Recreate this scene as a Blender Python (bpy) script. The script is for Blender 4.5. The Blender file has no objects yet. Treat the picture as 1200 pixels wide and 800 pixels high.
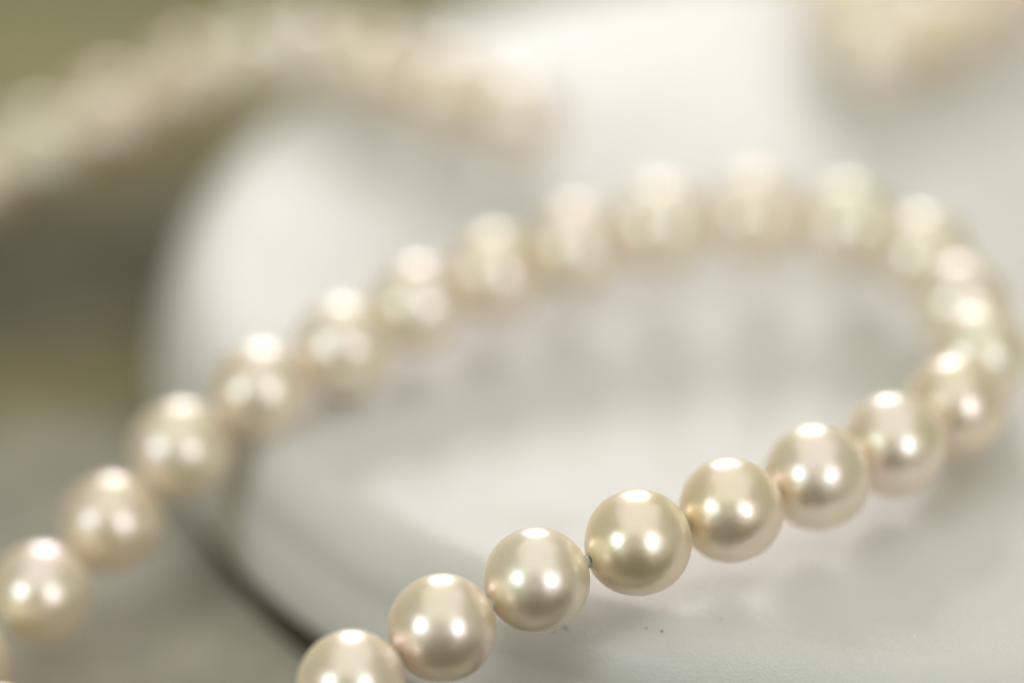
import bpy, bmesh, math, random
from mathutils import Vector, Matrix, noise
random.seed(7)
MM = 0.001
scene = bpy.context.scene
COL = scene.collection
R = math.radians

# ------------------------------------------------------------------ camera
PITCH = 31.0
cam_data = bpy.data.cameras.new('camera')
cam = bpy.data.objects.new('camera', cam_data); COL.objects.link(cam)
cam.location = (-31.0*MM, -302.5*MM, 185.7*MM)
cam.rotation_euler = (R(90-PITCH), 0, 0)
cam_data.lens = 142; cam_data.sensor_width = 36
cam_data.clip_start = 0.01; cam_data.clip_end = 50
cam_data.dof.use_dof = True
cam_data.dof.focus_distance = 0.2985
cam_data.dof.aperture_fstop = 5.0
cam_data.dof.aperture_blades = 0
scene.camera = cam

# ------------------------------------------------------------------ light
world = bpy.data.worlds.new('World'); scene.world = world
world.use_nodes = True
bg = world.node_tree.nodes['Background']
bg.inputs[0].default_value = (0.42, 0.41, 0.295, 1)
bg.inputs[1].default_value = 0.80

def area(name, az, el, dist, sx, sy, radiance, col, target=(-15*MM, -30*MM, 15*MM)):
    """az measured from +Y (away from the camera) towards +X; el above the horizon"""
    d = Vector((math.sin(R(az))*math.cos(R(el)), math.cos(R(az))*math.cos(R(el)), math.sin(R(el))))
    L = bpy.data.lights.new(name, 'AREA'); L.shape = 'RECTANGLE'; L.size = sx; L.size_y = sy
    L.energy = radiance*math.pi*sx*sy          # Lambertian panel: P = pi * A * L
    L.color = col
    o = bpy.data.objects.new(name, L); COL.objects.link(o)
    o.location = Vector(target)+d*dist
    o.rotation_euler = d.to_track_quat('Z', 'Y').to_euler()
    return o
area('window_light_back', -2, 21, 1.5, 0.42, 0.60, 10.0, (1.0, 0.94, 0.965))
area('ceiling_light', 0, 87, 1.6, 2.3, 2.9, 0.52, (1.0, 0.985, 0.97))
area('window_light_front_left', -127, 27, 1.2, 0.42, 0.44, 3.0, (0.86, 0.95, 1.0))
area('lamp_light_front_left', -127, 27, 1.1, 0.16, 0.16, 12.0, (0.78, 0.93, 1.0))
area('window_light_front_right', 144, 30, 1.2, 0.38, 0.62, 2.6, (0.98, 0.91, 1.0))
area('lamp_light_front_right', 148, 29, 1.1, 0.14, 0.16, 12.0, (0.76, 0.92, 1.0))

scene.view_settings.view_transform = 'Standard'
scene.view_settings.look = 'None'
scene.view_settings.gamma = 1
scene.view_settings.exposure = 0.08
scene.cycles.max_bounces = 6
scene.cycles.use_denoising = True
scene.cycles.blur_glossy = 0.5
scene.cycles.sample_clamp_indirect = 4

# ------------------------------------------------------------------ helpers
def mat(name):
    m = bpy.data.materials.new(name); m.use_nodes = True
    nt = m.node_tree
    return m, nt, nt.nodes['Principled BSDF']
def nd(nt, t, **kw):
    n = nt.nodes.new(t)
    for k, v in kw.items():
        if k in n.inputs: n.inputs[k].default_value = v
        else: setattr(n, k, v)
    return n
def ramp(nt, stops):
    n = nt.nodes.new('ShaderNodeValToRGB')
    e = n.color_ramp.elements
    while len(e) > 1: e.remove(e[-1])
    e[0].position = stops[0][0]; e[0].color = (*stops[0][1], 1)
    for p, c in stops[1:]:
        q = e.new(p); q.color = (*c, 1)
    return n
def link_mesh(name, me, m, parent=None, smooth=True):
    if m and not me.materials: me.materials.append(m)
    if smooth:
        for p in me.polygons: p.use_smooth = True
    o = bpy.data.objects.new(name, me); COL.objects.link(o)
    if parent: o.parent = parent
    return o
def mesh(name, v, f):
    me = bpy.data.meshes.new(name); me.from_pydata(v, [], f); me.update(); return me
def lathe(name, prof, n):
    """prof: list of (r, z); closed at r == 0 ends"""
    v, f = [], []
    rings = []
    for r, z in prof:
        if r < 1e-9:
            rings.append([len(v)]); v.append((0, 0, z))
        else:
            rings.append(list(range(len(v), len(v)+n)))
            v += [(r*math.cos(2*math.pi*i/n), r*math.sin(2*math.pi*i/n), z) for i in range(n)]
    for a, b in zip(rings, rings[1:]):
        for i in range(n):
            j = (i+1) % n
            if len(a) == 1: f.append((a[0], b[j], b[i]))
            elif len(b) == 1: f.append((a[i], a[j], b[0]))
            else: f.append((a[i], a[j], b[j], b[i]))
    return mesh(name, v, f)
def tube(name, pts, r, n=8, closed=False):
    v, f = [], []
    N = len(pts)
    for i, p in enumerate(pts):
        a = pts[i-1] if (i or closed) else pts[0]
        b = pts[(i+1) % N] if (i < N-1 or closed) else pts[-1]
        t = (b-a).normalized()
        s = t.cross(Vector((0, 0, 1)))
        if s.length < 1e-3: s = Vector((1, 0, 0))
        s.normalize(); u = s.cross(t)
        rr = r[i] if isinstance(r, (list, tuple)) else r
        v += [tuple(p + (s*math.cos(2*math.pi*k/n)+u*math.sin(2*math.pi*k/n))*rr) for k in range(n)]
    for i in range(N if closed else N-1):
        j = (i+1) % N
        for k in range(n):
            l = (k+1) % n
            f.append((i*n+k, i*n+l, j*n+l, j*n+k))
    if not closed:
        f.append(tuple(range(n))[::-1]); f.append(tuple((N-1)*n+k for k in range(n)))
    return mesh(name, v, f)
def tag(o, label=None, cat=None, group=None, kind=None):
    for k, v in (('label', label), ('category', cat), ('group', group), ('kind', kind)):
        if v: o[k] = v
    return o

# ------------------------------------------------------------------ materials
# nacre: a peach-cream translucent body under a pale metallic-looking lustre, thin clear skin on top
pearl_m, nt, b = mat('nacre')
out = nt.nodes['Material Output']
tc = nd(nt, 'ShaderNodeTexCoord'); oi = nd(nt, 'ShaderNodeObjectInfo')
vadd = nd(nt, 'ShaderNodeVectorMath', operation='ADD')
comb = nd(nt, 'ShaderNodeMath', operation='MULTIPLY'); comb.inputs[1].default_value = 7.3
nt.links.new(oi.outputs['Random'], comb.inputs[0])
nt.links.new(tc.outputs['Object'], vadd.inputs[0]); nt.links.new(comb.outputs[0], vadd.inputs[1])
def mul(a, c, fac=1.0, mode='MULTIPLY'):
    mx = nd(nt, 'ShaderNodeMix', data_type='RGBA', blend_type=mode); mx.inputs[0].default_value = fac
    nt.links.new(a, mx.inputs[6]); nt.links.new(c, mx.inputs[7]); return mx.outputs[2]
tint = ramp(nt, [(0.0, (0.93, 1.0, 0.94)), (0.3, (1, 1, 1)), (0.7, (1.0, 0.955, 0.94)), (1.0, (1.0, 0.97, 0.88))])
nt.links.new(oi.outputs['Random'], tint.inputs[0])
n1 = nd(nt, 'ShaderNodeTexNoise', Scale=210.0, Detail=3.0, Roughness=0.5)
nt.links.new(vadd.outputs[0], n1.inputs['Vector'])
body = ramp(nt, [(0.35, (0.98, 0.77, 0.53)), (0.65, (0.98, 0.81, 0.62))])
nt.links.new(n1.outputs[0], body.inputs[0])
over = ramp(nt, [(0.32, (0.87, 0.90, 0.77)), (0.43, (0.95, 0.91, 0.81)), (0.55, (0.98, 0.91, 0.87)), (0.66, (1.0, 0.88, 0.91))])
nt.links.new(n1.outputs[0], over.inputs[0])
n2 = nd(nt, 'ShaderNodeTexNoise', Scale=520.0, Detail=4.0)
nt.links.new(vadd.outputs[0], n2.inputs['Vector'])
rr = nd(nt, 'ShaderNodeMapRange'); rr.inputs[1].default_value = .3; rr.inputs[2].default_value = .7
rr.inputs[3].default_value = 0.29; rr.inputs[4].default_value = 0.40
nt.links.new(n2.outputs[0], rr.inputs[0])
n3 = nd(nt, 'ShaderNodeTexNoise', Scale=900.0, Detail=3.0)
nt.links.new(vadd.outputs[0], n3.inputs['Vector'])
n4 = nd(nt, 'ShaderNodeTexNoise', Scale=620.0, Detail=2.0)
nt.links.new(vadd.outputs[0], n4.inputs['Vector'])
bp4 = nd(nt, 'ShaderNodeBump', Strength=0.8, Distance=0.00007)
nt.links.new(n4.outputs[0], bp4.inputs['Height'])
bp = nd(nt, 'ShaderNodeBump', Strength=0.25, Distance=0.00002)
nt.links.new(n3.outputs[0], bp.inputs['Height']); nt.links.new(bp4.outputs[0], bp.inputs['Normal'])
b.inputs['Subsurface Weight'].default_value = 0.9
b.inputs['Subsurface Radius'].default_value = (1.0, 0.75, 0.5)
b.inputs['Subsurface Scale'].default_value = 0.0026
b.inputs['Roughness'].default_value = 0.3
nt.links.new(mul(body.outputs[0], tint.outputs[0]), b.inputs['Base Color'])
m2 = nd(nt, 'ShaderNodeBsdfPrincipled')
m2.inputs['Metallic'].default_value = 1.0
nt.links.new(mul(over.outputs[0], tint.outputs[0]), m2.inputs['Base Color'])
nt.links.new(rr.outputs[0], m2.inputs['Roughness'])
for q in (b, m2):
    q.inputs['Coat Weight'].default_value = 0.75
    q.inputs['Coat Roughness'].default_value = 0.30
    q.inputs['Coat IOR'].default_value = 1.6
    nt.links.new(bp.outputs[0], q.inputs['Normal'])
lw = nd(nt, 'ShaderNodeLayerWeight')                       # the lustre layer thins out into milky body towards grazing
lw.inputs['Blend'].default_value = 0.5
lr = ramp(nt, [(0.0, (.70,)*3), (0.35, (.62,)*3), (0.62, (.36,)*3), (0.85, (.22,)*3), (1.0, (.15,)*3)])
nt.links.new(lw.outputs['Facing'], lr.inputs[0])
ms = nd(nt, 'ShaderNodeMixShader'); nt.links.new(lr.outputs[0], ms.inputs[0])
b.inputs['Sheen Weight'].default_value = 0.8
b.inputs['Sheen Roughness'].default_value = 0.35
b.inputs['Sheen Tint'].default_value = (1.0, 0.93, 0.90, 1)
nt.links.new(b.outputs[0], ms.inputs[1]); nt.links.new(m2.outputs[0], ms.inputs[2])
nt.links.new(ms.outputs[0], out.inputs['Surface'])

silk_m, nt, b = mat('silk_thread')
b.inputs['Base Color'].default_value = (0.68, 0.72, 0.64, 1); b.inputs['Roughness'].default_value = 0.55
wv = nd(nt, 'ShaderNodeTexNoise', Scale=6000.0, Detail=2.0)
bp = nd(nt, 'ShaderNodeBump', Strength=0.5, Distance=0.00005)
nt.links.new(wv.outputs[0], bp.inputs['Height']); nt.links.new(bp.outputs[0], b.inputs['Normal'])

metal_m, nt, b = mat('clasp_metal')
b.inputs['Base Color'].default_value = (0.72, 0.66, 0.56, 1); b.inputs['Metallic'].default_value = 1; b.inputs['Roughness'].default_value = 0.3
wv = nd(nt, 'ShaderNodeTexNoise', Scale=900.0, Detail=2.0)
bp = nd(nt, 'ShaderNodeBump', Strength=0.1, Distance=0.00005)
nt.links.new(wv.outputs[0], bp.inputs['Height']); nt.links.new(bp.outputs[0], b.inputs['Normal'])

# white glazed leather with a fine crackled grain
leather_m, nt, b = mat('white_leather')
tc = nd(nt, 'ShaderNodeTexCoord')
na = nd(nt, 'ShaderNodeTexNoise', Scale=28.0, Detail=5.0, Roughness=0.6)
nt.links.new(tc.outputs['Object'], na.inputs['Vector'])
cr = ramp(nt, [(0.3, (0.70, 0.70, 0.665)), (0.7, (0.76, 0.755, 0.725))])
nt.links.new(na.outputs[0], cr.inputs[0]); nt.links.new(cr.outputs[0], b.inputs['Base Color'])
warp = nd(nt, 'ShaderNodeTexNoise', Scale=700.0, Detail=2.0)
nt.links.new(tc.outputs['Object'], warp.inputs['Vector'])
wm = nd(nt, 'ShaderNodeVectorMath', operation='SCALE'); wm.inputs['Scale'].default_value = 0.0006
nt.links.new(warp.outputs['Color'], wm.inputs[0])
wa = nd(nt, 'ShaderNodeVectorMath', operation='ADD')
nt.links.new(tc.outputs['Object'], wa.inputs[0]); nt.links.new(wm.outputs[0], wa.inputs[1])
vo = nd(nt, 'ShaderNodeTexVoronoi', feature='DISTANCE_TO_EDGE', Scale=3300.0)
nt.links.new(wa.outputs[0], vo.inputs['Vector'])
vr = nd(nt, 'ShaderNodeMapRange'); vr.inputs[1].default_value = 0.0; vr.inputs[2].default_value = 0.22
nt.links.new(vo.outputs['Distance'], vr.inputs[0])
fn = nd(nt, 'ShaderNodeTexNoise', Scale=3200.0, Detail=4.0, Roughness=0.65)
nt.links.new(tc.outputs['Object'], fn.inputs['Vector'])
ad = nd(nt, 'ShaderNodeMath', operation='ADD')
fm = nd(nt, 'ShaderNodeMath', operation='MULTIPLY'); fm.inputs[1].default_value = 2.2
vm = nd(nt, 'ShaderNodeMath', operation='MULTIPLY'); vm.inputs[1].default_value = 0.55
nt.links.new(fn.outputs[0], fm.inputs[0]); nt.links.new(vr.outputs[0], vm.inputs[0])
nt.links.new(vm.outputs[0], ad.inputs[0]); nt.links.new(fm.outputs[0], ad.inputs[1])
bp = nd(nt, 'ShaderNodeBump', Strength=0.8, Distance=0.00005)
nt.links.new(ad.outputs[0], bp.inputs['Height'])
big = nd(nt, 'ShaderNodeTexNoise', Scale=90.0, Detail=2.0)
nt.links.new(tc.outputs['Object'], big.inputs['Vector'])
bp2 = nd(nt, 'ShaderNodeBump', Strength=0.35, Distance=0.0006)
nt.links.new(big.outputs[0], bp2.inputs['Height']); nt.links.new(bp2.outputs[0], bp.inputs['Normal'])
nt.links.new(bp.outputs[0], b.inputs['Normal'])
b.inputs['Roughness'].default_value = 0.62
b.inputs['Coat Weight'].default_value = 0.34
b.inputs['Coat Roughness'].default_value = 0.12
cb = nd(nt, 'ShaderNodeBump', Strength=0.3, Distance=0.00003)
nt.links.new(ad.outputs[0], cb.inputs['Height']); nt.links.new(bp2.outputs[0], cb.inputs['Normal'])
nt.links.new(cb.outputs[0], b.inputs['Coat Normal'])
b.inputs['IOR'].default_value = 1.4

# table: worn grey stone-like top with olive patches
table_m, nt, b = mat('table_top')
tc = nd(nt, 'ShaderNodeTexCoord')
mp = nd(nt, 'ShaderNodeMapping'); mp.inputs['Scale'].default_value = (0.7, 1.5, 1.0); mp.inputs['Rotation'].default_value = (0, 0, R(-14)); mp.inputs['Location'].default_value = (0.0, 0.0, 0.0)
nt.links.new(tc.outputs['Object'], mp.inputs['Vector'])
sx = nd(nt, 'ShaderNodeSeparateXYZ'); nt.links.new(mp.outputs[0], sx.inputs[0])
n1 = nd(nt, 'ShaderNodeTexNoise', Scale=16.0, Detail=3.0, Roughness=0.55)
nt.links.new(mp.outputs[0], n1.inputs['Vector'])
mr = nd(nt, 'ShaderNodeMapRange'); mr.inputs[1].default_value = -0.15; mr.inputs[2].default_value = 0.25
nt.links.new(sx.outputs['Y'], mr.inputs[0])
nm = nd(nt, 'ShaderNodeMath', operation='MULTIPLY_ADD'); nm.inputs[1].default_value = 0.22; nm.inputs[2].default_value = -0.11
nt.links.new(n1.outputs[0], nm.inputs[0])
sm = nd(nt, 'ShaderNodeMath', operation='ADD')
nt.links.new(mr.outputs[0], sm.inputs[0]); nt.links.new(nm.outputs[0], sm.inputs[1])
GREY = (0.37, 0.36, 0.31); OLIVE = (0.205, 0.185, 0.08); DARK = (0.15, 0.14, 0.115)
cr = ramp(nt, [(0.0, GREY), (0.2, (0.37, 0.35, 0.26)), (0.28, GREY), (0.355, (0.28, 0.265, 0.20)), (0.40, OLIVE), (0.44, (0.15, 0.13, 0.055)),
    (0.485, (0.115, 0.105, 0.075)), (0.505, (0.17, 0.16, 0.12)), (0.535, OLIVE), (0.60, (0.27, 0.25, 0.115)), (0.67, (0.22, 0.205, 0.085)), (0.72, (0.15, 0.14, 0.055))])
nt.links.new(sm.outputs[0], cr.inputs[0])
fn = nd(nt, 'ShaderNodeTexNoise', Scale=120.0, Detail=6.0, Roughness=0.6)
nt.links.new(tc.outputs['Object'], fn.inputs['Vector'])
fr = ramp(nt, [(0.3, (0.8, 0.8, 0.8)), (0.7, (1.2, 1.2, 1.2))]); nt.links.new(fn.outputs[0], fr.inputs[0])
mx = nd(nt, 'ShaderNodeMix', data_type='RGBA', blend_type='MULTIPLY'); mx.inputs[0].default_value = 1
nt.links.new(cr.outputs[0], mx.inputs[6]); nt.links.new(fr.outputs[0], mx.inputs[7])
nt.links.new(mx.outputs[2], b.inputs['Base Color'])
b.inputs['Roughness'].default_value = 0.75
b.inputs['Specular IOR Level'].default_value = 0.3
bp = nd(nt, 'ShaderNodeBump', Strength=0.3, Distance=0.0003)
nt.links.new(fn.outputs[0], bp.inputs['Height']); nt.links.new(bp.outputs[0], b.inputs['Normal'])

contact_shade_m, nt, b = mat('contact_shade_brown')  # dark brown that paints the contact shadow around the pad's base
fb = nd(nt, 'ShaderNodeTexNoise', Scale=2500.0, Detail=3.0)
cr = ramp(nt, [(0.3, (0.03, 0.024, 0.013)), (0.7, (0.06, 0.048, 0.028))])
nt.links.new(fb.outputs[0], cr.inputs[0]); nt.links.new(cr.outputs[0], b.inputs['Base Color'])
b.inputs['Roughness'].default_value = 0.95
floor_m, nt, b = mat('floor_boards')
fb = nd(nt, 'ShaderNodeTexNoise', Scale=3.0, Detail=5.0)
cr = ramp(nt, [(0.3, (0.07, 0.045, 0.02)), (0.7, (0.11, 0.072, 0.035))])
nt.links.new(fb.outputs[0], cr.inputs[0]); nt.links.new(cr.outputs[0], b.inputs['Base Color'])
b.inputs['Roughness'].default_value = 0.6
lint_m, nt, b = mat('dark_lint')
b.inputs['Base Color'].default_value = (0.05, 0.045, 0.03, 1); b.inputs['Roughness'].default_value = 0.8
crumb_m, nt, b = mat('rust_crumb')
b.inputs['Base Color'].default_value = (0.16, 0.045, 0.015, 1); b.inputs['Roughness'].default_value = 0.7

# ------------------------------------------------------------------ setting
tb = link_mesh('table_surface', mesh('table_surface', [(-.6, -.072, 0), (.6, -.072, 0), (.6, .7, 0), (-.6, .7, 0), (-.6, -.072, -.03), (.6, -.072, -.03), (.6, .7, -.03), (-.6, .7, -.03)],
    [(0, 1, 2, 3), (4, 7, 6, 5), (0, 4, 5, 1), (1, 5, 6, 2), (2, 6, 7, 3), (3, 7, 4, 0)]), table_m, smooth=False)
tag(tb, kind='structure')

fl = link_mesh('floor', mesh('floor', [(-6, -6, -.75), (6, -6, -.75), (6, 6, -.75), (-6, 6, -.75)], [(0, 1, 2, 3)]), floor_m, smooth=False)
tag(fl, kind='structure')
bd = []  # unseen dark screen behind the camera, added to darken the pearls' reflections
for i in range(13):
    a = R(-24+42*i/12); bd.append((0.80*math.sin(a)-.016, -0.80*math.cos(a)-.03))
bv = [(x, y, -.74) for x, y in bd]+[(x, y, .24) for x, y in bd]+[(x*1.02, y*1.02, -.74) for x, y in bd]+[(x*1.02, y*1.02, .24) for x, y in bd]
bf = []
for i in range(12):
    bf += [(i, i+1, 14+i, 13+i), (27+i, 26+i, 39+i, 40+i), (13+i, 14+i, 40+i, 39+i)]
bf += [(0, 13, 39, 26), (12, 38, 51, 25)]
bk = link_mesh('dark_reflection_screen', mesh('dark_reflection_screen', bv, bf), floor_m, smooth=False)
tag(bk, kind='structure')
PR = 60.3          # pad radius, mm
H, DOME = 12.9, 0.0
SINK = 1.9
RIM, ROLL = 56.2, 4.6
def pad_z(r):
    """height of the pad's top at radius r (mm)"""
    if r < RIM: return H + DOME*(1-(r/RIM)**2)
    t = min((r-RIM)/ROLL, 1)
    return H - (ROLL - ROLL*math.sqrt(max(0, 1-t*t)))
def build_pad():
    prof = [(0, pad_z(0))]
    r = 3.0
    while r < RIM-.5: prof.append((r, pad_z(r))); r += 2.0
    for k in range(0, 17):
        a = k/16*math.pi/2
        prof.append((RIM+ROLL*math.sin(a), H - ROLL*(1-math.cos(a))*1.1))
    prof += [(61.5, 6.4), (61.9, 4.6), (62.1, 2.8), (62.0, 1.8), (61.5, 1.2), (0, 1.2)]
    prof = [(r*MM, z*MM) for r, z in prof]
    me = lathe('leather_pad', prof[::-1], 192)
    for v in me.vertices:                       # hand-made unevenness of the stuffing
        if v.co.z > 2*MM:
            q = v.co*1000
            w = noise.noise(Vector((q.x*.035, q.y*.035, 3.1)))*0.14 + noise.noise(Vector((q.x*.11, q.y*.11, 8.1)))*0.05 - 0.1
            v.co.z += w*MM*min(1, q.z/10)
            if q.z > 6:                             # the filling has sunk where the loop lies
                v.co.z -= SINK*MM*math.exp(-((q.x+19)**2+(q.y+12)**2)/26.0**2)
            an = (math.degrees(math.atan2(q.y, q.x)) + 360) % 360
            t = min(max((an-246)/44, 0), 1); t2 = min(max((360-an)/30, 0), 1)
            k = 1 + 0.075*(t*t*(3-2*t))*t2 + noise.noise(Vector((q.x*.02, q.y*.02, 6.0)))*0.02
            v.co.x *= k; v.co.y *= k
    return me
pad = link_mesh('leather_pad', build_pad(), leather_m)
contact_shadow_sheet = link_mesh('contact_shadow_sheet', lathe('contact_shadow_sheet', [(r*MM, z*MM) for r, z in [(0, 0.02), (62.0, 0.02), (62.4, 0.3), (62.4, 0.8), (62.0, 1.17), (0, 1.17)]], 160), contact_shade_m, pad)
contact_shadow_sheet.location = (2.6*MM, -4.6*MM, 0)  # added sheet, shifted so its painted shadow widens towards the front
contact_shadow_sheet['label'] = 'dark brown sheet standing in for the contact shadow at the pad base'
tag(pad, 'round white leather pad with rolled edge, under the pearls', 'pad')

# ------------------------------------------------------------------ pearls
def pearl_mesh(seed):
    """a drilled pearl, bored along its Z axis, radius 4 mm"""
    rnd = random.Random(seed)
    prof = [(0.30, 3.3), (0.30, 3.93)]
    a0 = math.asin(0.42/4)
    K = 34
    for k in range(K+1):
        a = a0 + (math.pi-2*a0)*k/K
        prof.append((4*math.sin(a), 4*math.cos(a)))
    prof += [(0.30, -3.93), (0.30, -3.3)]
    me = lathe('pearl', [(r*MM, z*MM) for r, z in prof][::-1], 56)
    e = rnd.uniform(-.012, .012)
    for v in me.vertices:
        q = v.co*1000
        if q.length < 3.5: continue
        k = 1 + noise.noise(q*0.28+Vector((seed*9.1, 0, 0)))*0.02 + noise.noise(q*1.1+Vector((seed*5.1, 0, 0)))*0.0016
        v.co *= k
        v.co.x *= 1+e
    return me
PEARLS = [pearl_mesh(i) for i in range(6)]
knot_me = lathe('knot', [(r*MM, z*MM) for r, z in [(0.0, -.36), (.22, -.33), (.46, -.18), (.54, 0), (.46, .18), (.22, .33), (0, .36)]], 16)
for v in knot_me.vertices:
    v.co *= 1+noise.noise(v.co*3000)*.12

def strand(name, label, pts, closed, group, radii={}):
    P = [Vector(p)*MM for p in pts]
    base = Vector((sum(p.x for p in P)/len(P), sum(p.y for p in P)/len(P), 0))
    root = bpy.data.objects.new(name, None); COL.objects.link(root); root.location = base
    root.empty_display_size = .005
    tag(root, label, 'necklace' if not closed else 'bracelet')
    P = [p-base for p in P]
    N = len(P)
    for i, p in enumerate(P):
        a = P[i-1] if (i or closed) else p
        c = P[(i+1) % N] if (i < N-1 or closed) else p
        t = (c-a).normalized()
        me = random.choice(PEARLS)
        o = link_mesh('pearl', me, pearl_m, root, smooth=True)
        o.location = p
        q = t.to_track_quat('Z', 'Y')
        o.rotation_mode = 'QUATERNION'
        from mathutils import Quaternion
        o.rotation_quaternion = q @ Quaternion((0, 0, 1), random.uniform(0, 6.28))
        s = radii.get(i, random.uniform(0.985, 1.012)); o.scale = (s, s, s)
    for i in range(N if closed else N-1):
        a, c = P[i], P[(i+1) % N]
        t = (c-a).normalized()
        k = link_mesh('knot', knot_me, silk_m, root)
        k.location = (a+c)/2; k.rotation_mode = 'QUATERNION'; k.rotation_quaternion = t.to_track_quat('Z', 'Y')
    cord = link_mesh('cord', tube('cord', P, 0.2*MM, 8, closed), silk_m, root)
    return root, P, base

loop = [(-67.84, -41.66, 6.04), (-62.67, -35.9, 8.77), (-57.49, -30.51, 12.12), (-51.25, -26.14, 14.98), (-44.66, -21.63, 16.34), (-38.77, -16.07, 16.9), (-32.51, -10.88, 16.96), (-25.68, -6.47, 16.96), (-18.25, -3.15, 17.21), (-10.19, -1.91, 17.53), (-2.26, -3.86, 17.61), (3.51, -9.59, 17.92), (5.86, -17.39, 17.74), (6.4, -25.51, 17.81), (3.82, -33.24, 17.91), (-1.57, -39.33, 18.21), (-7.84, -44.49, 18.65), (-14.6, -49.03, 18.64), (-21.66, -53.03, 18.39), (-29.16, -55.89, 17.01), (-36.12, -59.72, 15.34), (-42.61, -64.14, 13.44), (-49.54, -66.87, 10.32), (-56.98, -65.77, 7.17), (-63.3, -62.4, 4.6), (-69.6, -57.6, 4.02), (-73.7, -49.0, 4.3)]
strand('pearl_bracelet', 'closed loop of cream pearls in front, sharp at its near side, across the white pad', loop, True, None, {18: 1.0, 19: 0.985, 20: 1.0})

def rest(pts):
    out = []
    for x, y, z in pts:
        r = math.hypot(x, y)
        out.append((x, y, max(z, pad_z(r)+4.05) if r < 56 else z))
    return out
back = rest([(-86.51, 20.36, 4.02), (-81.63, 26.89, 4.35), (-75.59, 32.32, 5.17), (-69.08, 37.1, 6.25), (-61.92, 40.22, 8.36), (-55.6, 36.81, 12.4), (-49.43, 32.43, 15.6), (-43.4, 27.09, 16.9), (-36.85, 22.2, 17.0), (-30.41, 17.2, 17.0)])
strand('pearl_necklace', 'blurred row of pearls at the upper left, from the dark table onto the pad', back, False, None)
right = rest([(-1.03, 44.4, 19.6), (0.24, 36.9, 18.0), (2.69, 29.3, 16.9), (8.9, 34.5, 17.0), (14.7, 40.1, 17.6), (20.6, 45.3, 18.6)])
strand('pearl_necklace', 'very blurred pearls dipping into view at the upper right, behind the loop', right, False, None)

# ------------------------------------------------------------------ lint and crumbs on the leather
def px_on_pad(x, y): return Vector((x*MM, y*MM, 0))
from mathutils.bvhtree import BVHTree
_bm = bmesh.new(); _bm.from_mesh(pad.data); _bvh = BVHTree.FromBMesh(_bm)
def ground(x, y):
    h = _bvh.ray_cast(Vector((x*MM, y*MM, 1)), Vector((0, 0, -1)))
    return h[0] if h[0] else Vector((x*MM, y*MM, 0))
def crumb(x, y, s, m, label, seed):
    bm = bmesh.new(); bmesh.ops.create_icosphere(bm, subdivisions=2, radius=s*MM)
    for v in bm.verts:
        v.co *= 1+noise.noise(v.co*(1.2/(s*MM))+Vector((seed, 0, 0)))*0.7
        v.co.z *= .6
    me = bpy.data.meshes.new('crumb'); bm.to_mesh(me); bm.free()
    o = link_mesh('crumb', me, m); o.location = ground(x, y)+Vector((0, 0, s*.4*MM))
    tag(o, label, 'crumb'); return o
crumb(-20.98, -55.13, 0.075, crumb_m, 'tiny rust brown crumb on the white leather, left one of the close pair', 1)
crumb(-19.84, -55.56, 0.085, crumb_m, 'tiny rust brown crumb on the white leather, right one of the close pair', 2)
crumb(-15.37, -54.61, 0.045, lint_m, 'minute dark speck alone on the leather, right of the brown crumbs', 3)
fp = []
for i in range(12):
    t = i/11
    g = ground(-27.9+1.15*t, -53.7+0.35*math.sin(t*5.0)+.15*t)
    fp.append(g+Vector((0, 0, (.06+.1*math.sin(t*math.pi))*MM)))
fib = link_mesh('lint_fibre', tube('lint_fibre', fp, .028*MM, 6), lint_m)
tag(fib, 'short dark curled fibre lying on the white leather below the sharpest pearls', 'lint')
